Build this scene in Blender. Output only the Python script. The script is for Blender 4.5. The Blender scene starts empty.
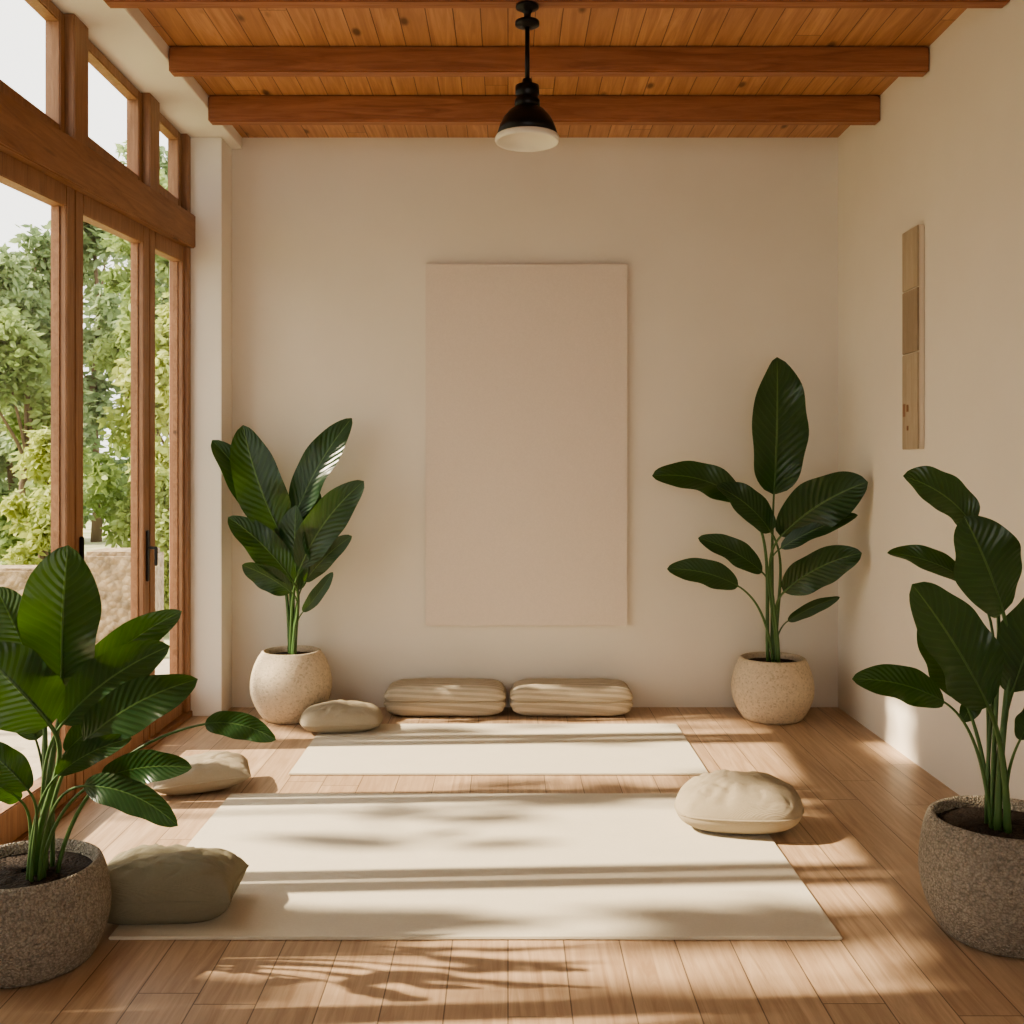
import bpy, bmesh, math, random
from mathutils import Vector, Matrix, noise
random.seed(7)
SC = bpy.context.scene
F = 1050.0; HZ = 468.0; CX = 508.0; CAMZ = 1.26
D = 5.53; XP = -1.454; XH = -1.40; XR = 1.738; CEIL = 3.0

def meas(u, v, Y):
    return Vector(((u-CX)*Y/F, Y, CAMZ-(v-HZ)*Y/F))

# ---------------------------------------------------------------- helpers
def link(o, parent=None):
    SC.collection.objects.link(o)
    if parent: o.parent = parent
    return o
def tag(o, label=None, cat=None, kind=None, group=None):
    if label: o["label"] = label
    if cat: o["category"] = cat
    if kind: o["kind"] = kind
    if group: o["group"] = group
    return o
def mesh_obj(name, verts, faces, mat=None, parent=None, smooth=False, uvs=None):
    me = bpy.data.meshes.new(name)
    me.from_pydata([tuple(v) for v in verts], [], faces)
    if uvs:
        ul = me.uv_layers.new(name="UVMap")
        for l in me.loops: ul.data[l.index].uv = uvs[l.vertex_index]
    if smooth:
        for p in me.polygons: p.use_smooth = True
    me.update()
    o = bpy.data.objects.new(name, me)
    if mat: me.materials.append(mat)
    return link(o, parent)
def boxes(name, specs, mat=None, parent=None, bevel=0.004):
    bm = bmesh.new()
    for s in specs:
        t = bmesh.new()
        bmesh.ops.create_cube(t, size=1)
        for v in t.verts:
            v.co = Vector(((s[0]+s[1])/2+v.co.x*(s[1]-s[0]), (s[2]+s[3])/2+v.co.y*(s[3]-s[2]), (s[4]+s[5])/2+v.co.z*(s[5]-s[4])))
        if bevel: bmesh.ops.bevel(t, geom=list(t.edges), offset=bevel, segments=2, affect='EDGES')
        tm = bpy.data.meshes.new("t"); t.to_mesh(tm); t.free()
        bm.from_mesh(tm); bpy.data.meshes.remove(tm)
    me = bpy.data.meshes.new(name); bm.to_mesh(me); bm.free()
    if mat: me.materials.append(mat)
    return link(bpy.data.objects.new(name, me), parent)
def empty(name, loc):
    o = bpy.data.objects.new(name, None); o.location = loc; o.empty_display_size = .1
    return link(o)
def tube(name, pts, radii, mat, parent=None, n=8):
    vs=[];fs=[]
    up = Vector((0.13,-1,0.2)).normalized()
    for i,p in enumerate(pts):
        a = pts[max(0,i-1)]; b = pts[min(len(pts)-1,i+1)]
        t=(b-a).normalized()
        s=t.cross(up)
        if s.length<1e-3: s=t.cross(Vector((1,0,0)))
        s.normalize(); w=s.cross(t)
        for k in range(n):
            an=2*math.pi*k/n
            vs.append(p+(s*math.cos(an)+w*math.sin(an))*radii[i])
    for i in range(len(pts)-1):
        for k in range(n):
            k2=(k+1)%n
            fs.append((i*n+k,i*n+k2,(i+1)*n+k2,(i+1)*n+k))
    fs.append(tuple(range(n))[::-1]); fs.append(tuple((len(pts)-1)*n+k for k in range(n)))
    return mesh_obj(name,vs,fs,mat,parent,True)
def lathe(name, prof, mat, parent=None, n=64, center=(0,0,0)):
    vs=[];fs=[]
    for r,z in prof:
        for k in range(n):
            a=2*math.pi*k/n
            vs.append((center[0]+r*math.cos(a),center[1]+r*math.sin(a),center[2]+z))
    for i in range(len(prof)-1):
        for k in range(n):
            k2=(k+1)%n
            fs.append((i*n+k,i*n+k2,(i+1)*n+k2,(i+1)*n+k))
    return mesh_obj(name,vs,fs,mat,parent,True)
def child_local(o, parent):
    o.parent=parent
    o.matrix_parent_inverse = Matrix.Translation(-Vector(parent.location))
    return o

# ---------------------------------------------------------------- materials
class NT:
    def __init__(s,name,rough=.6):
        s.m=bpy.data.materials.new(name); s.m.use_nodes=True
        s.t=s.m.node_tree; s.b=s.t.nodes["Principled BSDF"]; s.b.inputs["Roughness"].default_value=rough
        s.out=s.t.nodes["Material Output"]
    def n(s,typ,**kw):
        x=s.t.nodes.new(typ)
        for k,v in kw.items(): setattr(x,k,v)
        return x
    def put(s,sock,v):
        if isinstance(v,bpy.types.NodeSocket): s.t.links.new(v,sock)
        else: sock.default_value=v
    def math(s,op,a,b=0.0,c=0.0):
        x=s.n("ShaderNodeMath",operation=op)
        s.put(x.inputs[0],a); s.put(x.inputs[1],b); s.put(x.inputs[2],c)
        return x.outputs[0]
    def coord(s,which="Object"):
        return s.n("ShaderNodeTexCoord").outputs[which]
    def mapping(s,vec,scale):
        x=s.n("ShaderNodeMapping"); s.put(x.inputs[0],vec); x.inputs["Scale"].default_value=scale
        return x.outputs[0]
    def noise(s,vec,scale,detail=4,rough=.55,dist=0):
        x=s.n("ShaderNodeTexNoise"); s.put(x.inputs["Vector"],vec)
        x.inputs["Scale"].default_value=scale; x.inputs["Detail"].default_value=detail
        x.inputs["Roughness"].default_value=rough; x.inputs["Distortion"].default_value=dist
        return x.outputs["Fac"]
    def ramp(s,f,stops):
        x=s.n("ShaderNodeValToRGB"); s.put(x.inputs[0],f); e=x.color_ramp.elements
        while len(e)<len(stops): e.new(.5)
        for i,(p,c) in enumerate(stops):
            e[i].position=p; e[i].color=(c[0],c[1],c[2],1)
        return x.outputs[0]
    def mix(s,f,a,b,mode='MIX'):
        x=s.n("ShaderNodeMix",data_type='RGBA',blend_type=mode)
        s.put(x.inputs[0],f)
        for i,v in ((6,a),(7,b)):
            if isinstance(v,tuple): v=(v[0],v[1],v[2],1)
            s.put(x.inputs[i],v)
        return x.outputs[2]
    def bump(s,h,strength=.3,dist=.01):
        x=s.n("ShaderNodeBump"); x.inputs["Strength"].default_value=strength; x.inputs["Distance"].default_value=dist
        s.put(x.inputs["Height"],h); s.t.links.new(x.outputs[0],s.b.inputs["Normal"])
    def color(s,c): s.put(s.b.inputs["Base Color"],c if isinstance(c,bpy.types.NodeSocket) else (c[0],c[1],c[2],1))

def m_plaster(name,c):
    t=NT(name,.9); v=t.coord()
    t.color(t.mix(t.noise(v,2.5,5),(c[0]*.94,c[1]*.935,c[2]*.92),(c[0]*1.03,c[1]*1.03,c[2]*1.03)))
    t.bump(t.noise(v,60,6),.12,.004); return t.m
def m_wood(name,dark,light,scale,rough=.5,knots=True):
    t=NT(name,rough); v=t.coord(); mv=t.mapping(v,scale)
    g=t.noise(mv,2.2,7,.62,1.2)
    c=t.ramp(g,[(.28,dark),(.5,tuple((a+b)/2 for a,b in zip(dark,light))),(.72,light)])
    fine=t.noise(t.mapping(v,tuple(q*6 for q in scale)),3,3)
    c=t.mix(t.math('MULTIPLY',fine,.35),c,dark)
    if knots:
        vo=t.n("ShaderNodeTexVoronoi"); t.put(vo.inputs["Vector"],t.mapping(v,tuple(.4+q*.35 for q in scale))); vo.inputs["Scale"].default_value=1.6
        k=t.ramp(vo.outputs["Distance"],[(.05,(1,1,1)),(.11,(0,0,0))])
        c=t.mix(t.math('MULTIPLY',k,.75),c,tuple(q*.3 for q in dark))
    t.color(c); t.bump(g,.3,.007); return t.m
def m_planks(name,w,L,dark,light,rough=.45,knot=.0,seam=.0016,grainx=28,bumpd=.003,var=.45):
    t=NT(name,rough); v=t.coord(); sp=t.n("ShaderNodeSeparateXYZ"); t.put(sp.inputs[0],v)
    x=t.math('DIVIDE',sp.outputs[0],w); row=t.math('FLOOR',x)
    w1=t.n("ShaderNodeTexWhiteNoise",noise_dimensions='1D'); t.put(w1.inputs["W"],row)
    y=t.math('ADD',t.math('DIVIDE',sp.outputs[1],L),w1.outputs["Value"]); bd=t.math('FLOOR',y)
    cb=t.n("ShaderNodeCombineXYZ"); t.put(cb.inputs[0],row); t.put(cb.inputs[1],bd)
    w2=t.n("ShaderNodeTexWhiteNoise",noise_dimensions='3D'); t.put(w2.inputs["Vector"],cb.outputs[0])
    rnd=w2.outputs["Value"]
    gv=t.n("ShaderNodeCombineXYZ")
    t.put(gv.inputs[0],t.math('MULTIPLY',sp.outputs[0],grainx)); t.put(gv.inputs[1],t.math('MULTIPLY',sp.outputs[1],1.6)); t.put(gv.inputs[2],t.math('MULTIPLY',rnd,40))
    g=t.noise(gv.outputs[0],1.0,7,.65,1.3)
    c=t.ramp(g,[(.32,dark),(.66,light)])
    c=t.mix(t.math('MULTIPLY',rnd,var),c,tuple(a*.85 for a in dark))
    fx=t.math('FRACT',x); ex=t.math('MULTIPLY',t.math('MINIMUM',fx,t.math('SUBTRACT',1.0,fx)),w)
    fy=t.math('FRACT',y); ey=t.math('MULTIPLY',t.math('MINIMUM',fy,t.math('SUBTRACT',1.0,fy)),L)
    e=t.math('MINIMUM',ex,ey); s=t.math('LESS_THAN',e,seam)
    if knot>0:
        kv=t.n("ShaderNodeCombineXYZ"); t.put(kv.inputs[0],t.math('MULTIPLY',sp.outputs[0],7)); t.put(kv.inputs[1],t.math('MULTIPLY',sp.outputs[1],3.2)); t.put(kv.inputs[2],t.math('MULTIPLY',rnd,9))
        vo=t.n("ShaderNodeTexVoronoi"); t.put(vo.inputs["Vector"],kv.outputs[0]); vo.inputs["Scale"].default_value=1
        k=t.ramp(vo.outputs["Distance"],[(.07,(1,1,1)),(.16,(0,0,0))])
        c=t.mix(t.math('MULTIPLY',k,knot),c,tuple(q*.3 for q in dark))
    c=t.mix(t.math('MULTIPLY',s,.75),c,tuple(q*.18 for q in dark))
    t.color(c)
    t.bump(t.math('SUBTRACT',t.math('MULTIPLY',g,.15),s),.5,bumpd)
    return t.m
def m_fabric(name,c,stripes=0,rough=.95,var=.14,bump=.3):
    t=NT(name,rough); v=t.coord()
    col=t.mix(t.noise(v,9,4),tuple(q*(1-var) for q in c),tuple(min(1,q*(1+var*.5)) for q in c))
    col=t.mix(t.math('MULTIPLY',t.noise(v,140,3),.35),col,tuple(q*.6 for q in c))
    wx=t.n("ShaderNodeTexWave"); t.put(wx.inputs[0],v); wx.inputs["Scale"].default_value=160; wx.bands_direction='X'
    wz=t.n("ShaderNodeTexWave"); t.put(wz.inputs[0],v); wz.inputs["Scale"].default_value=160; wz.bands_direction='Y'
    h=t.math('ADD',wx.outputs["Fac"],wz.outputs["Fac"])
    if stripes:
        st=t.n("ShaderNodeTexWave"); t.put(st.inputs[0],t.mapping(v,(.06,.9,1.0))); st.inputs["Scale"].default_value=stripes; st.bands_direction='DIAGONAL'; st.inputs["Distortion"].default_value=.6
        f=t.ramp(st.outputs["Fac"],[(.35,(0,0,0)),(.65,(1,1,1))])
        col=t.mix(t.math('MULTIPLY',f,.5),col,tuple(q*.5 for q in c))
    t.color(col); t.bump(t.math('ADD',t.math('MULTIPLY',h,.2),t.noise(v,18,5)),bump,.010); return t.m
def m_simple(name,c,rough=.5,metal=0.,emit=None):
    t=NT(name,rough); v=t.coord()
    t.color(t.mix(t.noise(v,14,3),tuple(q*.9 for q in c),c)); t.b.inputs["Metallic"].default_value=metal
    return t.m
def m_stone(name,c,contrast,sc=55,bump=.9,dist=.006,crack=.0):
    t=NT(name,.9); v=t.coord()
    vo=t.n("ShaderNodeTexVoronoi"); t.put(vo.inputs["Vector"],v); vo.inputs["Scale"].default_value=sc*2.0
    n=t.noise(v,sc,6,.7)
    col=t.ramp(n,[(.3,tuple(q*(1-contrast) for q in c)),(.5,c),(.7,tuple(min(1,q*(1+contrast)) for q in c))])
    sep=t.n("ShaderNodeSeparateColor"); t.put(sep.inputs[0],vo.outputs["Color"])
    sp=t.ramp(sep.outputs[0],[(.8,(0,0,0)),(.92,(1,1,1))])
    col=t.mix(t.math('MULTIPLY',sp,.4),col,tuple(q*.45 for q in c))
    if crack:
        k=t.ramp(vo.outputs["Distance"],[(.35,(0,0,0)),(.75,(1,1,1))])
        col=t.mix(t.math('MULTIPLY',k,crack),col,tuple(q*.3 for q in c))
    t.color(col); t.bump(t.math('SUBTRACT',t.math('MULTIPLY',n,.6),t.math('MULTIPLY',vo.outputs["Distance"],1.2)),bump,dist); return t.m
def m_leaf():
    t=NT("leaf_green",.29); uv=t.coord("UV"); sp=t.n("ShaderNodeSeparateXYZ"); t.put(sp.inputs[0],uv)
    a=t.math('ABSOLUTE',t.math('SUBTRACT',sp.outputs[0],.5))
    wob=t.math('MULTIPLY',t.noise(t.coord(),14,2),.03)
    ph=t.math('MULTIPLY',t.math('ADD',t.math('SUBTRACT',sp.outputs[1],t.math('MULTIPLY',a,.42)),wob),2*math.pi*15)
    w=t.math('SINE',ph); vein=t.math('POWER',t.math('MULTIPLY',t.math('ADD',w,1.0),.5),12.0)
    n=t.noise(t.coord(),5,3)
    col=t.mix(n,(.006,.026,.013),(.022,.064,.020))
    col=t.mix(t.math('MULTIPLY',vein,.30),col,(.06,.13,.045))
    mid=t.math('LESS_THAN',a,.018); col=t.mix(t.math('MULTIPLY',mid,.7),col,(.13,.22,.07))
    t.color(col); t.bump(w,.2,.004)
    tr=t.n("ShaderNodeBsdfTranslucent"); tr.inputs[0].default_value=(.16,.32,.03,1)
    mx=t.n("ShaderNodeMixShader"); mx.inputs[0].default_value=.14
    t.t.links.new(t.b.outputs[0],mx.inputs[1]); t.t.links.new(tr.outputs[0],mx.inputs[2]); t.t.links.new(mx.outputs[0],t.out.inputs[0])
    return t.m
def m_foliage(name,c1,c2):
    t=NT(name,.6); n=t.noise(t.coord(),1.6,4)
    col=t.ramp(n,[(.3,c1),(.7,c2)]); t.color(col)
    tr=t.n("ShaderNodeBsdfTranslucent"); t.put(tr.inputs[0],col)
    mx=t.n("ShaderNodeMixShader"); mx.inputs[0].default_value=.45
    t.t.links.new(t.b.outputs[0],mx.inputs[1]); t.t.links.new(tr.outputs[0],mx.inputs[2]); t.t.links.new(mx.outputs[0],t.out.inputs[0])
    return t.m
def m_glass():
    t=NT("pane_glass"); 
    tr=t.n("ShaderNodeBsdfTransparent"); tr.inputs[0].default_value=(.98,.985,.98,1)
    gl=t.n("ShaderNodeBsdfGlossy"); gl.inputs["Roughness"].default_value=.02
    mx=t.n("ShaderNodeMixShader"); mx.inputs[0].default_value=.05
    t.t.links.new(tr.outputs[0],mx.inputs[1]); t.t.links.new(gl.outputs[0],mx.inputs[2]); t.t.links.new(mx.outputs[0],t.out.inputs[0])
    return t.m

WALL=m_plaster("wall_plaster",(.76,.70,.61))
WHITE=m_plaster("header_plaster",(.84,.80,.74))
FLOOR=m_planks("floor_oak",.148,1.7,(.39,.255,.16),(.63,.46,.31),.40,var=.32)
CEILM=m_planks("ceiling_pine",.105,2.6,(.36,.165,.088),(.60,.325,.18),.5,knot=.85,seam=.002,var=.5)
BEAM=m_wood("beam_wood",(.23,.088,.044),(.45,.20,.108),(1.2,14,14),.5)
FRAME=m_wood("frame_wood",(.22,.108,.056),(.41,.23,.13),(16,16,1.3),.45,False)
RAIL=m_wood("transom_wood",(.21,.10,.05),(.40,.215,.118),(14,1.2,14),.5)
GLASS=m_glass()
BLACK=m_simple("black_metal",(.018,.016,.015),.35,.6)
SHADEW=m_simple("enamel_white",(.75,.70,.60),.5)
MATF=m_fabric("mat_weave",(.74,.675,.545),var=.06)
LINEN=m_fabric("linen_cream",(.53,.445,.32),bump=.7); LINENG=m_fabric("linen_sage",(.34,.305,.21),bump=.7)
STRIPE=m_fabric("striped_cotton",(.62,.53,.40),20)
POTB=m_stone("pot_beige",(.60,.50,.37),.14,60,.5,.004); POTG=m_stone("pot_grey",(.45,.395,.32),.28,80,1.0,.009,.5)
SOIL=m_stone("soil",(.035,.022,.014),.5,60,1.0)
STEM=m_simple("stem_green",(.075,.15,.04),.45)
LEAF=m_leaf()
CANVAS=m_fabric("canvas_blank",(.77,.67,.575),var=.02,bump=.06)

# ---------------------------------------------------------------- room shell
Y0=-2.2
def plane_box(name,s,mat,label,cat="structure"):
    o=boxes(name,s if isinstance(s,list) else [s],mat,None,0); tag(o,label,cat,"structure"); return o
plane_box("floor",(-1.72,XR+.12,Y0,D+.12,-.1,0),FLOOR,"light oak plank floor","floor")
plane_box("wall_back",(-1.72,XR+.12,D,D+.12,0,3.12),WALL,"cream plaster end wall","wall")
plane_box("wall_right",(XR,XR+.12,Y0,D,0,3.12),WALL,"cream plaster side wall","wall")
plane_box("ceiling",(XH-.02,XR,Y0,D,CEIL,CEIL+.12),CEILM,"knotty pine board ceiling","ceiling")
plane_box("wall_left",(-1.74,-1.60,Y0,2.28,0,2.94),WALL,"unseen plaster wall added beside the doors to block sun","wall")  # solid stretch out of view, added to keep sun off the near floor
plane_box("wall_front",[(-1.72,-1.2,Y0-.12,Y0,0,3.12),(1.3,XR+.12,Y0-.12,Y0,0,3.12),(-1.2,1.3,Y0-.12,Y0,2.5,3.12)],WALL,"unseen plaster wall with wide opening, added to limit rear light","wall")  # behind the camera, added to reduce fill light on the end wall
tag(boxes("trim_1",[(-1.72,XP,5.33,D,0,2.94)],WHITE,None,.003),"white plaster corner pier beside the glazed doors","pier","structure")
tag(boxes("trim_2",[(-1.72,XH,Y0,D,2.94,3.12)],WHITE,None,.003),"white plaster header above the high windows","header","structure")

for (y,z) in [(.885*D,2.876),(.782*D,2.892),(.655*D,2.87),(.53*D,2.87),(.40*D,2.87),(.2*D,2.87)]:
    o=boxes("ceiling_beam",[(XH+.001,XR-.001,y,y+.062,z,CEIL-.001)],BEAM,None,.007)
    tag(o,"reddish-brown timber beam under the pine ceiling","beam",group="timber ceiling beams")

# ---------------------------------------------------------------- glazing
W=.148*D
edges=[.565*D-W,.565*D,.713*D,.861*D,5.325]
def lean(o,z0=1.9):
    for v in o.data.vertices:
        if v.co.z>z0: v.co.z+=(v.co.y-4.3)*.05
for i in range(4):
    a,b=edges[i],edges[i+1]
    a+=.005; b-=.005
    x0,x1=-1.685,-1.625
    top=2.33; s=.072
    root=empty("door_%d"%(i+1),(-1.655,(a+b)/2,0)); tag(root,"timber-framed glazed folding door","door","structure")
    fr=boxes("door_frame",[(x0,x1,a,a+s,.03,top),(x0,x1,b-s,b,.03,top),(x0,x1,a+s,b-s,.03,.15),(x0,x1,a+s,b-s,top-.085,top)],FRAME); lean(fr); child_local(fr,root)
    bd=boxes("glazing_bead",[(x0+.012,x1-.024,a+s,a+s+.008,.15,top-.085),(x0+.012,x1-.024,b-s-.008,b-s,.15,top-.085)],RAIL,None,.001); lean(bd); child_local(bd,root)
    gl=boxes("glass_pane",[(-1.662,-1.656,a+s-.005,b-s+.005,.145,top-.08)],GLASS,None,0); lean(gl); child_local(gl,root)
    if i==2:
        h=boxes("door_handle",[(-1.625,-1.617,b-.046,b-.016,.75,.98),(-1.617,-1.580,b-.036,b-.024,.895,.907),(-1.590,-1.578,b-.038,b-.022,.82,.907)],BLACK,None,.003); child_local(h,root); h["label"]="black metal lever handle"
        h=boxes("bolt",[(-1.625,-1.610,a+.03,a+.045,.86,1.0)],BLACK,None,.003); child_local(h,root)
    if i==3:
        for z in (.35,1.2,2.1):
            hg=boxes("hinge",[(-1.627,-1.615,b-.012,b+.003,z,z+.09)],BLACK,None,.002); child_local(hg,root)
tag(boxes("trim_3",[(-1.72,-1.60,2.28,5.33,0,.03)],RAIL),"timber door threshold","threshold","structure")
ob=boxes("trim_4",[(-1.72,-1.585,0,3.05,-.084,.084)],RAIL,None,.006)
for v in ob.data.vertices:
    yy=v.co.y+2.28; v.co.y=yy; v.co.z+= 2.460+(yy-5.37)*.050
tag(ob,"thick timber transom beam above the doors","beam","structure")
for k,y in enumerate([.565*D,.713*D,.861*D]):
    tag(boxes("trim_%d"%(5+k),[(-1.70,-1.60,y-.065,y+.065,2.40,2.94)],FRAME),"timber post between high windows","post","structure")
tag(boxes("trim_8",[(-1.70,-1.61,5.27,5.33,0.03,2.94)],FRAME),"timber door jamb","jamb","structure")
for i in range(4):
    a,b=edges[i],edges[i+1]
    a+=.066; b-=.066
    root=empty("window_%d"%(i+1),(-1.66,(a+b)/2,2.5)); tag(root,"timber-framed high window","window","structure")
    s=.045; x0,x1=-1.69,-1.635; zb,zt=2.43+ .04*i,2.935
    fr=boxes("window_frame",[(x0,x1,a,a+s,zb,zt),(x0,x1,b-s,b,zb,zt),(x0,x1,a+s,b-s,zb,zb+s),(x0,x1,a+s,b-s,zt-s,zt)],FRAME); child_local(fr,root)
    gl=boxes("glass_pane",[(-1.668,-1.662,a+s-.004,b-s+.004,zb+s-.004,zt-s+.004)],GLASS,None,0); child_local(gl,root)

# ---------------------------------------------------------------- art
cv=empty("blank_canvas",(.098,D,.434)); tag(cv,"large blank pinkish-beige canvas panel hung on the end wall","canvas")
c1=boxes("canvas_face",[(-.432,.627,D-.034,D-.004,.434,2.33)],CANVAS,None,.004); child_local(c1,cv)
c2=boxes("stretcher_frame",[(-.42,.615,D-.006,D-.0005,.446,2.318)],RAIL,None,.0); child_local(c2,cv)
PALE=m_wood("art_pale_wood",(.36,.28,.19),(.52,.43,.31),(8,8,1.5),.6,False)
TAN=m_wood("art_tan_wood",(.27,.20,.13),(.38,.29,.20),(8,8,2),.6,False)
CRM=m_simple("art_cream_edge",(.72,.62,.49),.7)
wa=empty("wall_art",(XR,4.46,1.34)); tag(wa,"narrow vertical wooden wall art of stacked blocks","wall art")
ya,yb=4.38,4.55
for nm,z0,z1,mt in (("lower_block",1.34,1.745,PALE),("middle_block",1.75,2.015,TAN),("upper_block",2.02,2.275,PALE)):
    o=boxes(nm,[(XR-.030,XR-.022,ya,yb,z0,z1)],mt,None,.002); child_local(o,wa)
o=boxes("backing_board",[(XR-.0225,XR-.001,ya,yb,1.34,2.275)],CRM,None,.002); child_local(o,wa)
for s in [(4.48,4.50,1.50,1.53),(4.515,4.54,1.48,1.535),(4.48,4.495,1.42,1.44)]:
    o=boxes("inlay_mark",[(XR-.032,XR-.0295,s[0],s[1],s[2],s[3])],FRAME,None,.0005); child_local(o,wa)

# ---------------------------------------------------------------- pendant lamp
lx,ly=.067,.655*D+.031
root=empty("pendant_lamp",(lx,ly,2.87)); tag(root,"black metal pendant lamp with pale lower rim hung from a beam","lamp")
def L(name,prof,mat):
    o=lathe(name,prof,mat,None,48,(lx,ly,0)); child_local(o,root); return o
L("ceiling_rose",[(0,2.869),(.040,2.869),(.040,2.860),(.02,2.852),(.012,2.84),(.012,2.815),(.042,2.812),(.042,2.800),(.012,2.792),(0,2.792)],BLACK)
L("rod",[(0,2.80),(.008,2.80),(.008,2.59),(0,2.59)],BLACK)
L("lamp_neck",[(0,2.615),(.016,2.612),(.019,2.595),(.041,2.588),(.042,2.56),(.038,2.555),(.038,2.545),(.043,2.54),(.044,2.512),(0,2.51)],BLACK)
L("lamp_shade",[(.040,2.515),(.060,2.503),(.082,2.478),(.096,2.45),(.108,2.412),(.105,2.412),(.093,2.449),(.079,2.474),(.058,2.498),(.038,2.508)],BLACK)
L("shade_rim",[(.1085,2.414),(.112,2.408),(.1125,2.398),(.109,2.392),(.104,2.394),(.096,2.405),(.07,2.425),(.03,2.43),(0,2.43)],SHADEW)

# ---------------------------------------------------------------- mats
def mat_obj(x0,x1,y0,y1,label):
    o=boxes("yoga_mat",[(x0,x1,y0,y1,0.0005,.009)],MATF,None,.003); tag(o,label,"mat",group="cream floor mats")
mat_obj(-1.067,.893,2.80,4.04,"large cream woven floor mat with cushions on it")
mat_obj(-.90,.826,4.30,5.14,"smaller cream woven floor mat near the seat cushions")

# ---------------------------------------------------------------- seat cushions
def sg(c,p): return math.copysign(abs(c)**p,c)
def seat_cushion(x0,x1,y0,y1,h,label,seed):
    root=empty("seat_cushion",((x0+x1)/2,(y0+y1)/2,0)); tag(root,label,"cushion",group="striped seat cushions by the end wall")
    cx,cy,cz=(x0+x1)/2,(y0+y1)/2,h/2; hx,hy,hz=(x1-x0)/2,(y1-y0)/2,h/2
    vs=[];fs=[];nu,nv=96,40
    for i in range(nv+1):
        ph=-math.pi/2+math.pi*i/nv
        for j in range(nu):
            th=2*math.pi*j/nu
            c=sg(math.cos(ph),.34)
            x=sg(math.cos(th),.22)*c; y=sg(math.sin(th),.22)*c; z=sg(math.sin(ph),.72)
            pinch=1-.05*math.exp(-(z/.10)**2)-.02*math.exp(-((z-.5)/.08)**2)-.02*math.exp(-((z+.45)/.08)**2)
            n=noise.noise(Vector((x*5+seed,y*4,z*3)))*.06
            vs.append((cx+hx*x*pinch,cy+hy*y*pinch*.98,cz+hz*(z*(1+n) if z>0 else z)))
    for i in range(nv):
        for j in range(nu):
            j2=(j+1)%nu; fs.append((i*nu+j,i*nu+j2,(i+1)*nu+j2,(i+1)*nu+j))
    b=mesh_obj("cushion_body",vs,fs,STRIPE,None,True); child_local(b,root)
    pts=[]
    for j in range(97):
        th=2*math.pi*j/96
        pts.append(Vector((cx+hx*.962*sg(math.cos(th),.22),cy+hy*.945*sg(math.sin(th),.22),cz)))
    p=tube("piping",pts,[.005]*97,LINEN,None,6); child_local(p,root)
y1=D-.012
seat_cushion((384-508)/196.5,(506.5-508)/196.5,y1-.24,y1,.165,"flat beige striped seat cushion against the end wall",1)
seat_cushion((509.5-508)/196.5,(633-508)/196.5,y1-.24,y1,.165,"flat beige striped seat cushion against the end wall",5)

# ---------------------------------------------------------------- throw pillows
def pillow(X,Y,z0,w,d,h,rot,tilt,mat,label,seed,sq=.5,px_=2.0,rimf=.36,fe=.56):
    root=empty("floor_pillow",(X,Y,z0)); tag(root,label,"pillow",group="puffy floor pillows")
    N=64; vs=[];fs=[]
    rimz=h*rimf
    R=Matrix.Rotation(rot,3,'Z')
    def pos(u,v,side):
        k=1-(1-sq)*.34*(u*u*v*v)
        px=u*k; py=v*k
        px*=1-.09*sq*(1-v*v)*abs(u); py*=1-.09*sq*(1-u*u)*abs(v)
        f=max(0,(1-abs(u)**px_)*(1-abs(v)**px_))**fe
        wr=noise.noise(Vector((u*1.8+seed,v*1.8,seed)))*.12+noise.noise(Vector((u*4.5+seed,v*4.5,3)))*.07
        wr+=-.10*max(0,1-abs(noise.noise(Vector((u*2.2-seed,v*3.2,9))))*9)
        ang=math.atan2(v,u); r=max(abs(u),abs(v))
        wr+=.11*math.sin(ang*13+seed+2*math.sin(ang*3))*r**3*(1-r)*4
        if side>0: z=rimz+(h-rimz)*f*(1+wr)
        else: z=rimz-rimz*1.25*f
        z+=tilt*(px+.9)*w*.5
        z=max(z,0.0)
        p=R@Vector((px*w/2,py*d/2,0)); return Vector((X+p.x,Y+p.y,z0+z))
    def idx(i,j,s): return s*(N+1)*(N+1)+i*(N+1)+j
    for s in (0,1):
        for i in range(N+1):
            for j in range(N+1):
                u=math.sin((i/N-.5)*math.pi); v=math.sin((j/N-.5)*math.pi)
                vs.append(pos(u,v,1 if s==0 else -1))
    for s in (0,1):
        for i in range(N):
            for j in range(N):
                q=(idx(i,j,s),idx(i+1,j,s),idx(i+1,j+1,s),idx(i,j+1,s))
                fs.append(q if s==0 else q[::-1])
    b=mesh_obj("pillow_body",vs,fs,mat,None,True)
    bm=bmesh.new(); bm.from_mesh(b.data); bmesh.ops.remove_doubles(bm,verts=bm.verts,dist=.0006); bm.to_mesh(b.data); bm.free()
    child_local(b,root)
    rim=[]
    for k in range(N): rim.append(idx(k,0,0))
    for k in range(N): rim.append(idx(N,k,0))
    for k in range(N): rim.append(idx(N-k,N,0))
    for k in range(N+1): rim.append(idx(0,N-k,0))
    pts=[]
    for r in rim:
        if not pts or (vs[r]-pts[-1]).length>.004: pts.append(vs[r])
    t=tube("seam",pts,[.0034]*len(pts),mat,None,6); child_local(t,root)
pillow(-.80,5.05,.0095,.41,.30,.125,.15,.0,LINEN,"puffy cream linen floor pillow beside the seat cushions",1.3,.5,2.4,.36,.5)
pillow(-1.20,4.12,.0005,.38,.26,.12,.3,.06,LINEN,"puffy cream linen floor pillow lying by the glazed doors",4.1,.8,2.4,.4,.5)
pillow(.805,3.67,.0095,.45,.32,.172,-.2,.03,LINEN,"puffy cream linen floor pillow resting on the mat edge",7.7,.35,2.4,.36,.5)
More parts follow.
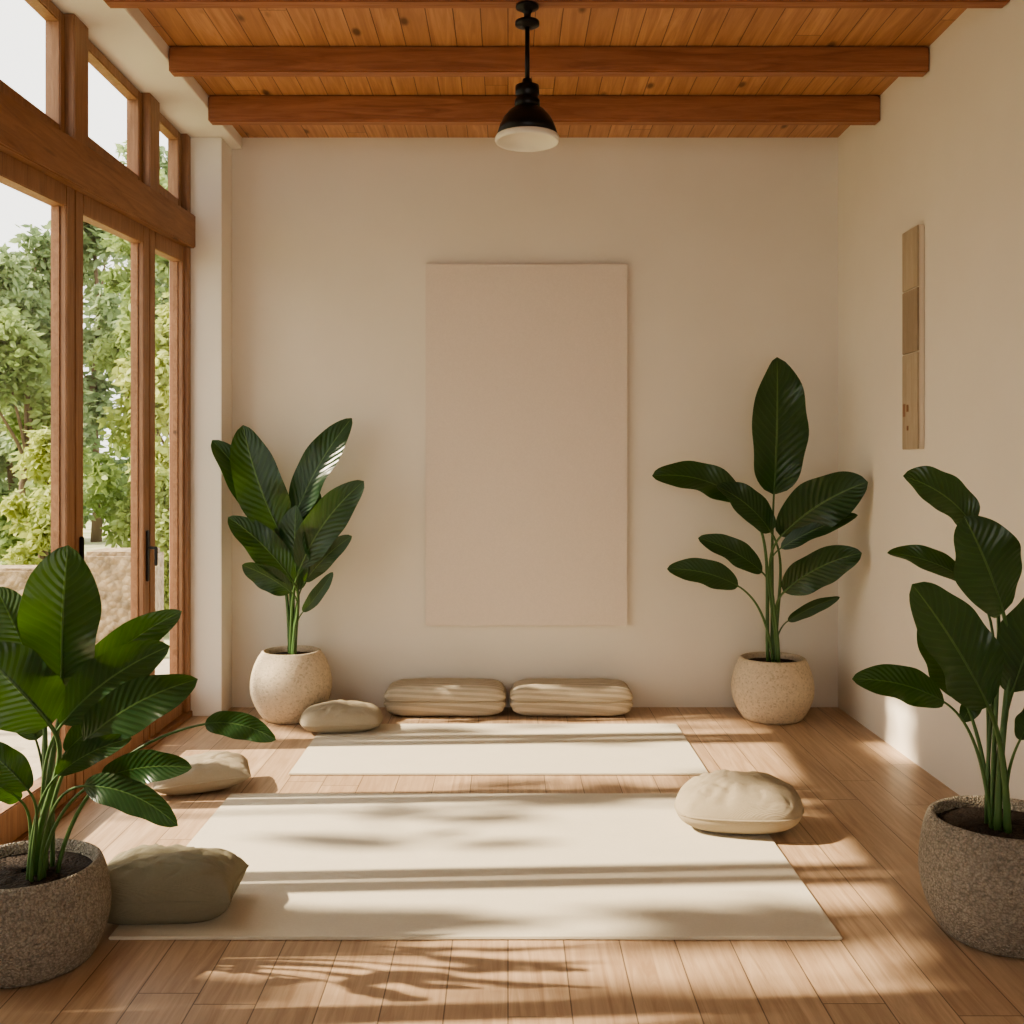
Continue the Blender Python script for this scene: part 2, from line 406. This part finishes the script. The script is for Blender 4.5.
pillow(-.965,2.97,.0095,.42,.27,.160,.06,.0,LINENG,"puffy sage-beige linen floor pillow on the mat corner",2.6,.9,3.2,.45,.45)

# ---------------------------------------------------------------- plants
def bez3(a,b,c,d,n):
    r=[]
    for i in range(n+1):
        t=i/n; s=1-t
        r.append(a*s**3+b*3*s*s*t+c*3*s*t*t+d*t**3)
    return r
def add_leaf(root,p0,B,T,width,roll,arch,fold,rs):
    Lv=T-B; ln=Lv.length
    side2d=Vector((-Lv.z,0,Lv.x)).normalized()
    if side2d.z<0: side2d=-side2d
    C=(B+T)/2+side2d*arch*ln+Vector((0,-.08*ln,0))
    NS=30; NW=5; mids=[];tans=[]
    for i in range(NS+1):
        t=i/NS
        mids.append(B*(1-t)**2+C*2*t*(1-t)+T*t*t)
        tans.append(((C-B)*(1-t)+(T-C)*t).normalized())
    n0=Vector((0,-1,.25)).normalized()
    vs=[];uv=[];fs=[]
    ph=rs*7; asym=1+(rs-.5)*.16
    for i in range(NS+1):
        t=i/NS; T_=tans[i]
        sd=T_.cross(n0).normalized(); sd=Matrix.Rotation(roll+.6*(t-.5)*(rs-.5)*2,3,T_)@sd
        nn=sd.cross(T_).normalized()
        if nn.y>0: nn=-nn
        f=(t**.52*(1-t)**.62)/.452
        if i==0: f=.06
        for j in range(-NW,NW+1):
            u=j/NW; w=width*.5*f*u*(asym if u>0 else 2-asym)
            wav=(math.sin(t*8+ph+(2 if u>0 else 0))*.07+math.sin(t*19+ph*2+(1 if u>0 else 4))*.03)*width*abs(u)**2*f
            w*=1+.035*math.sin(t*14+ph+(2 if u>0 else 0))*abs(u)
            p=mids[i]+sd*w+nn*(abs(u)**1.4*width*.5*f*fold)+nn*wav
            vs.append(p); uv.append((.5+u*.5,t))
    m=2*NW+1
    for i in range(NS):
        for j in range(m-1):
            fs.append((i*m+j,i*m+j+1,(i+1)*m+j+1,(i+1)*m+j))
    lf=mesh_obj("leaf",vs,fs,LEAF,None,True,uv); child_local(lf,root)
    Ls=(B-p0).length
    outdir=(B-p0); outdir.z=0
    t0=tans[0]
    st=bez3(p0,p0+Vector((outdir.x*.12,outdir.y*.12,Ls*.5)),B-t0*Ls*.28,B,18)
    r0=.009 if Ls>.2 else .006
    k=width/.15; k=min(1.15,max(.65,k))
    pts=list(st); rad=[r0*k*(1-.5*i/18) for i in range(19)]
    for i in range(2,NS-3,2):
        pts.append(mids[i]+Vector((0,.0025,0))); rad.append(r0*k*.42*(1-i/NS)+.0006)
    s=tube("stem",pts,rad,STEM,None,7); child_local(s,root)

def plant(label,potc,potprof,potmat,rimz,soilr,sx,leaves,seed):
    X,Y=potc
    rnd=random.Random(seed)
    root=empty("potted_plant",(X,Y,0)); tag(root,label,"potted plant",group="broad-leaved potted plants")
    pot=lathe("pot",potprof,potmat,None,72,(X,Y,0)); child_local(pot,root)
    sv=[];sf=[];n=40
    rings=6
    for i in range(rings+1):
        r=soilr*(1-i/rings)
        for k in range(n):
            a=2*math.pi*k/n
            sv.append((X+r*math.cos(a),Y+r*math.sin(a),rimz-.03+.012*(1-r/soilr)+(0 if i==0 else rnd.uniform(-.003,.004))))
    for i in range(rings):
        for k in range(n):
            k2=(k+1)%n; sf.append((i*n+k,i*n+k2,(i+1)*n+k2,(i+1)*n+k))
    soil=mesh_obj("soil",sv,sf,SOIL,None,True); child_local(soil,root)
    for q in leaves:
        bx,by,tx,ty,w,db,dt=q[:7]
        roll=q[7] if len(q)>7 else rnd.uniform(-.35,.35)
        arch=q[8] if len(q)>8 else .12
        B=meas(bx,by,Y+db); T=meas(tx,ty,Y+dt)
        wd=w*(Y+(db+dt)/2)/F
        off=(bx-sx)*.12
        p0=Vector((meas(sx,800,Y).x+max(-.06,min(.06,off*Y/F))+rnd.uniform(-.015,.015),Y+max(-.05,min(.05,db*.4))+rnd.uniform(-.02,.02),rimz-.035))
        add_leaf(root,p0,B,T,wd/math.cos(roll)*1.0,roll,arch,.22,rnd.random())
def prof_round(rt,rb,rbase,h,pk=.5):
    p=[(0,0.001),(rbase*.92,.001),(rbase,.008)]
    for i in range(1,19):
        t=i/18; z=.008+(h-.02)*t
        if t<pk: r=rbase+(rb-rbase)*math.sin(t/pk*math.pi/2)**.85
        else: r=rt+(rb-rt)*math.cos((t-pk)/(1-pk)*math.pi/2)**.8
        p.append((r,z))
    p+= [(rt-.004,h-.004),(rt-.012,h),(rt-.02,h-.004),(rt-.024,h-.02),(rt-.026,h-.06)]
    return p
plant("dark-green broad-leaved plant in a round beige pot by the glazed doors",(-1.09,5.28),prof_round(.150,.203,.135,.345),POTB,.345,.128,291,[
 (284,540,243,425,46,-.02,-.05,.2,-.06),(294,520,352,418,36,.02,.05,-.2,.08),(276,545,212,440,32,.05,.04,.5,.14),
 (300,568,364,481,36,-.05,-.09,.25,.12),(293,582,228,517,32,-.05,-.1,.3,.12),(291,592,242,565,24,-.07,-.12,-.3,.10),
 (305,582,352,536,20,-.02,-.05,.3,.1),(303,612,333,572,13,-.03,-.04,.2,-.05),(298,590,296,505,34,.0,-.05,-.3,.03),
 (297,560,318,490,26,.05,.04,.2,.05),(284,560,262,520,26,.04,.04,.3,.05)],1)
plant("tall dark-green broad-leaved plant in a round beige pot in the corner",(1.33,5.28),prof_round(.165,.203,.145,.31),POTB,.31,.142,773,[
 (774,494,777,357,58,0,-.06,.15,.0),(741,500,652,476,34,-.02,-.03,.25,.20),(771,532,716,486,32,-.04,-.07,.2,.14),
 (781,536,868,482,50,-.10,-.29,.2,.14),(781,548,858,515,20,-.10,-.27,-.4,.10),(784,592,862,553,36,-.08,-.26,.2,.16),
 (762,572,698,538,26,.0,-.04,.2,.12),(738,586,667,569,27,-.05,-.10,.1,.14),(788,621,840,597,13,-.02,-.12,.3,.10)],2)
plant("dark-green broad-leaved plant in a rough grey stone pot by the wall",(1.34,2.84),prof_round(.194,.215,.160,.318,.55),POTG,.318,.169,995,[
 (972,524,903,476,44,-.02,-.02,.2,.16),(1003,612,964,516,74,-.06,-.10,.1,.02),(965,580,887,553,25,.05,.05,.3,.14),
 (988,706,912,584,74,-.10,-.17,.15,.03),(944,702,852,679,36,-.05,-.10,.2,.14),(964,697,920,622,44,.03,.03,-.1,.05),
 (1012,692,1052,588,66,-.02,-.05,.1,.06),(978,690,962,722,20,.05,.05,.0,.0),(1008,690,1000,640,26,.05,.05,.2,.0),
 (1020,740,1040,690,30,-.1,-.12,.2,.0)],3)
plant("dark-green broad-leaved plant in a rough grey pot beside the doors",(-1.235,2.69),prof_round(.186,.205,.165,.25,.55),POTG,.25,.162,40,[
 (62,678,68,545,76,-.02,-.08,.15,.0),(32,665,-4,587,56,.02,.0,.1,.05),(50,725,-25,648,78,-.10,-.16,.1,.08),
 (72,700,182,611,38,.03,.03,.3,.12),(62,724,170,646,48,-.06,-.10,.2,.12),(84,742,198,679,48,-.10,-.18,.15,.12),
 (205,724,276,740,26,-.05,-.10,.1,.20),(104,778,192,768,32,-.12,-.18,.2,.14),(84,786,178,826,34,-.16,-.24,.2,.22),
 (58,775,132,738,24,-.10,-.15,.3,.12),(28,790,-20,745,34,-.12,-.16,.2,.1),(52,700,88,650,40,.08,.08,.2,.1),
 (66,752,120,712,26,.02,.02,.3,.1),(36,740,18,690,30,.06,.06,.2,.05),(20,800,-14,782,20,-.05,-.10,.2,.15)],4)

# ---------------------------------------------------------------- garden
GR=NT("garden_ground",.9); GR.color(GR.ramp(GR.noise(GR.coord(),1.5,6),[(.35,(.2,.26,.08)),(.65,(.48,.44,.30))]))
tag(boxes("garden_ground",[(-20,-1.72,-6,28,-.22,-.12)],GR.m,None,0),"grassy garden ground outside the doors","ground","structure")
PAVE=m_stone("terrace_stone",(.42,.36,.27),.15,6,.3)
tag(boxes("terrace",[(-3.4,-1.725,-1,7.1,-.119,-.03)],PAVE,None,.01),"pale stone terrace outside the doors","terrace","structure")
STONEW=m_stone("garden_wall_stone",(.32,.24,.155),.5,10,1.0,.02)
gw=boxes("garden_wall",[(-4.6,-2.97,7.3,7.6,-.119,.56)],STONEW,None,.02); tag(gw,"low rough stone garden wall","garden wall")
gw=boxes("garden_pillar",[(-2.95,-2.50,7.24,7.66,-.119,.68)],STONEW,None,.03); tag(gw,"short rough stone pillar ending the garden wall","pillar")
BARK=m_simple("bark",(.16,.11,.07),.9)
FOL=[m_foliage("foliage_light",(.24,.31,.08),(.54,.58,.20)),m_foliage("foliage_mid",(.17,.26,.08),(.40,.48,.19)),m_foliage("foliage_dark",(.17,.25,.12),(.36,.45,.23))]  # greens lightened toward pale, standing in for outdoor haze
def foliage_mesh(centers,n,size,mat,rnd,parent,streak=False):
    vs=[];fs=[]
    for i in range(n):
        c,r=rnd.choice(centers)
        dv=Vector((rnd.gauss(0,1),rnd.gauss(0,1),rnd.gauss(0,1)))
        dv=dv.normalized()*r*(rnd.random()**.4)
        p=c+dv
        if streak:
            a=Vector((rnd.choice((-1,1)),rnd.uniform(-.25,.25),rnd.uniform(-.3,.3))).normalized()
            b=Vector((0,1,rnd.uniform(-.6,.6))).normalized(); wdt=.13
        else:
            a=Vector((rnd.uniform(-1,1),rnd.uniform(-1,1),rnd.uniform(-1,.3))).normalized()
            b=a.cross(Vector((rnd.uniform(-1,1),rnd.uniform(-1,1),rnd.uniform(-1,1)))).normalized(); wdt=.24
        s=size*rnd.uniform(.6,1.3); k=len(vs)
        vs+= [p,p+a*s*.25+b*s*wdt*.8,p+a*s*.55+b*s*wdt*.9,p+a*s,p+a*s*.55-b*s*wdt*.9,p+a*s*.25-b*s*wdt*.8]
        fs.append(tuple(range(k,k+6)))
    o=mesh_obj("foliage",vs,fs,mat); child_local(o,parent); o["kind"]="stuff"; return o
def tree(x,y,h,r,n,size,mat,seed,label,zlow=.35,blobs=26,name="garden_tree"):
    rnd=random.Random(seed)
    root=empty(name,(x,y,-.12)); tag(root,label,"tree" if name=="garden_tree" else "shrub")
    cs=[]
    for i in range(blobs):
        zz=rnd.uniform(zlow,1)*h
        rr=r*(1-.45*max(0,(zz/h-.55)/.45))
        a=rnd.uniform(0,6.283); q=rr*rnd.random()**.5*.75
        cs.append((Vector((x+q*math.cos(a),y+q*math.sin(a),zz)),rnd.uniform(.22,.38)*r))
    pts=[Vector((x+.04*math.sin(i*1.3),y+.03*math.cos(i),-.12+(h*.85+.12)*i/8)) for i in range(9)]
    t=tube("trunk",pts,[.06*h/4*(1-.8*i/8)+.008 for i in range(9)],BARK); child_local(t,root)
    for c,_ in cs[:7]:
        s=Vector((x,y,c.z*.6)); bb=bez3(s,s+Vector((0,0,.3)),c-Vector((0,0,.2)),c,6)
        b=tube("branch",bb,[.022*(1-.8*i/6)+.003 for i in range(7)],BARK,None,5); child_local(b,root)
    foliage_mesh(cs,n,size,mat,rnd,root)
for i,(x,y,h,r) in enumerate([(-2.75,8.7,1.15,.42),(-3.85,8.75,1.5,.42),(-5.0,8.8,1.4,.42)]):
    tree(x,y,h,r,4500,.08,FOL[0],30+i,"bushy light green shrub behind the stone wall",.05,22,"garden_shrub")
tree(-3.40,10.8,3.0,.70,8000,.11,FOL[0],41,"bright green garden tree",.05,34)
tree(-5.0,10.9,2.7,.70,8000,.11,FOL[1],42,"leafy green garden tree",.05,34)
tree(-4.60,13.3,4.9,.74,9000,.13,FOL[1],43,"tall leafy green garden tree",.08,40)
tree(-6.25,13.3,3.9,.74,9000,.13,FOL[2],44,"leafy dark green garden tree",.08,40)
tree(-5.5,16.4,6.2,.85,9000,.16,FOL[2],45,"tall leafy dark green garden tree",.08,44)
tree(-7.45,16.4,4.9,.85,9000,.16,FOL[2],46,"broad dark green garden tree",.08,44)
tree(-7.7,19.6,6.4,1.1,9000,.2,FOL[2],47,"tall distant green garden tree",.08,50)
tree(-10.3,19.6,5.0,1.1,7000,.2,FOL[2],48,"distant green garden tree",.08,50)
def shade_tree(x,y,n_top,n_low,seed):  # unseen trees added to block high-window sun and dapple the floor
    rnd=random.Random(seed)
    root=empty("sun_block_tree",(x,y,-.12)); tag(root,"unseen tree added to block sun and cast leaf shadows","tree",group="unseen trees added to shape the sunlight")
    pts=[Vector((x+.03*math.sin(i*1.3),y+.02*math.cos(i),-.12+5.9*i/8)) for i in range(9)]
    t=tube("trunk",pts,[.028*(1-.6*i/8) for i in range(9)],BARK); child_local(t,root)
    cs=[(Vector((x+rnd.uniform(-.3,.3),y+rnd.uniform(-.42,.42),rnd.uniform(5.0,5.85))),.20) for _ in range(30)]
    lw=[(Vector((x+rnd.uniform(-.35,.35),y+rnd.uniform(-.42,.42),rnd.uniform(2.4,4.8))),.16) for _ in range(9)]
    for c,_ in cs[:4]+lw[:6]:
        s=Vector((x,y,c.z-.3)); bb=bez3(s,s+Vector((0,0,.1)),c-Vector((0,0,.1)),c,6)
        b=tube("branch",bb,[.010*(1-.8*i/6)+.002 for i in range(7)],BARK,None,5); child_local(b,root)
    foliage_mesh(cs,n_top,.22,FOL[1],rnd,root)
    if n_low: foliage_mesh(lw,n_low,.5,FOL[1],rnd,root,True)
shade_tree(-4.9,.95,900,150,51)
shade_tree(-4.9,2.25,900,130,52)
shade_tree(-4.9,3.62,900,28,53)
shade_tree(-4.9,4.98,900,24,54)

# ---------------------------------------------------------------- light
w=bpy.data.worlds.new("World"); SC.world=w; w.use_nodes=True
bg=w.node_tree.nodes["Background"]; bg.inputs[0].default_value=(1.0,.965,.905,1); bg.inputs[1].default_value=2.8
sl=bpy.data.lights.new("sun","SUN"); sl.energy=14; sl.angle=math.radians(1.1); sl.color=(1,.84,.63)
so=bpy.data.objects.new("sun",sl); link(so)
so.rotation_euler=Vector((1,.05,-.78)).to_track_quat('-Z','Y').to_euler(); so.location=(-6,3,6)
try:
    SC.view_settings.view_transform='AgX'; SC.view_settings.look='AgX - Medium High Contrast'
except Exception as e: print(e)

cam=bpy.data.cameras.new("camera"); co=bpy.data.objects.new("camera",cam); link(co)
co.location=(0,0,CAMZ); co.rotation_euler=(math.radians(90),0,0)
cam.sensor_width=36; cam.lens=F*36/1024; cam.shift_y=-(512-HZ)/1024; cam.shift_x=4/1024; cam.clip_start=.05
SC.camera=co
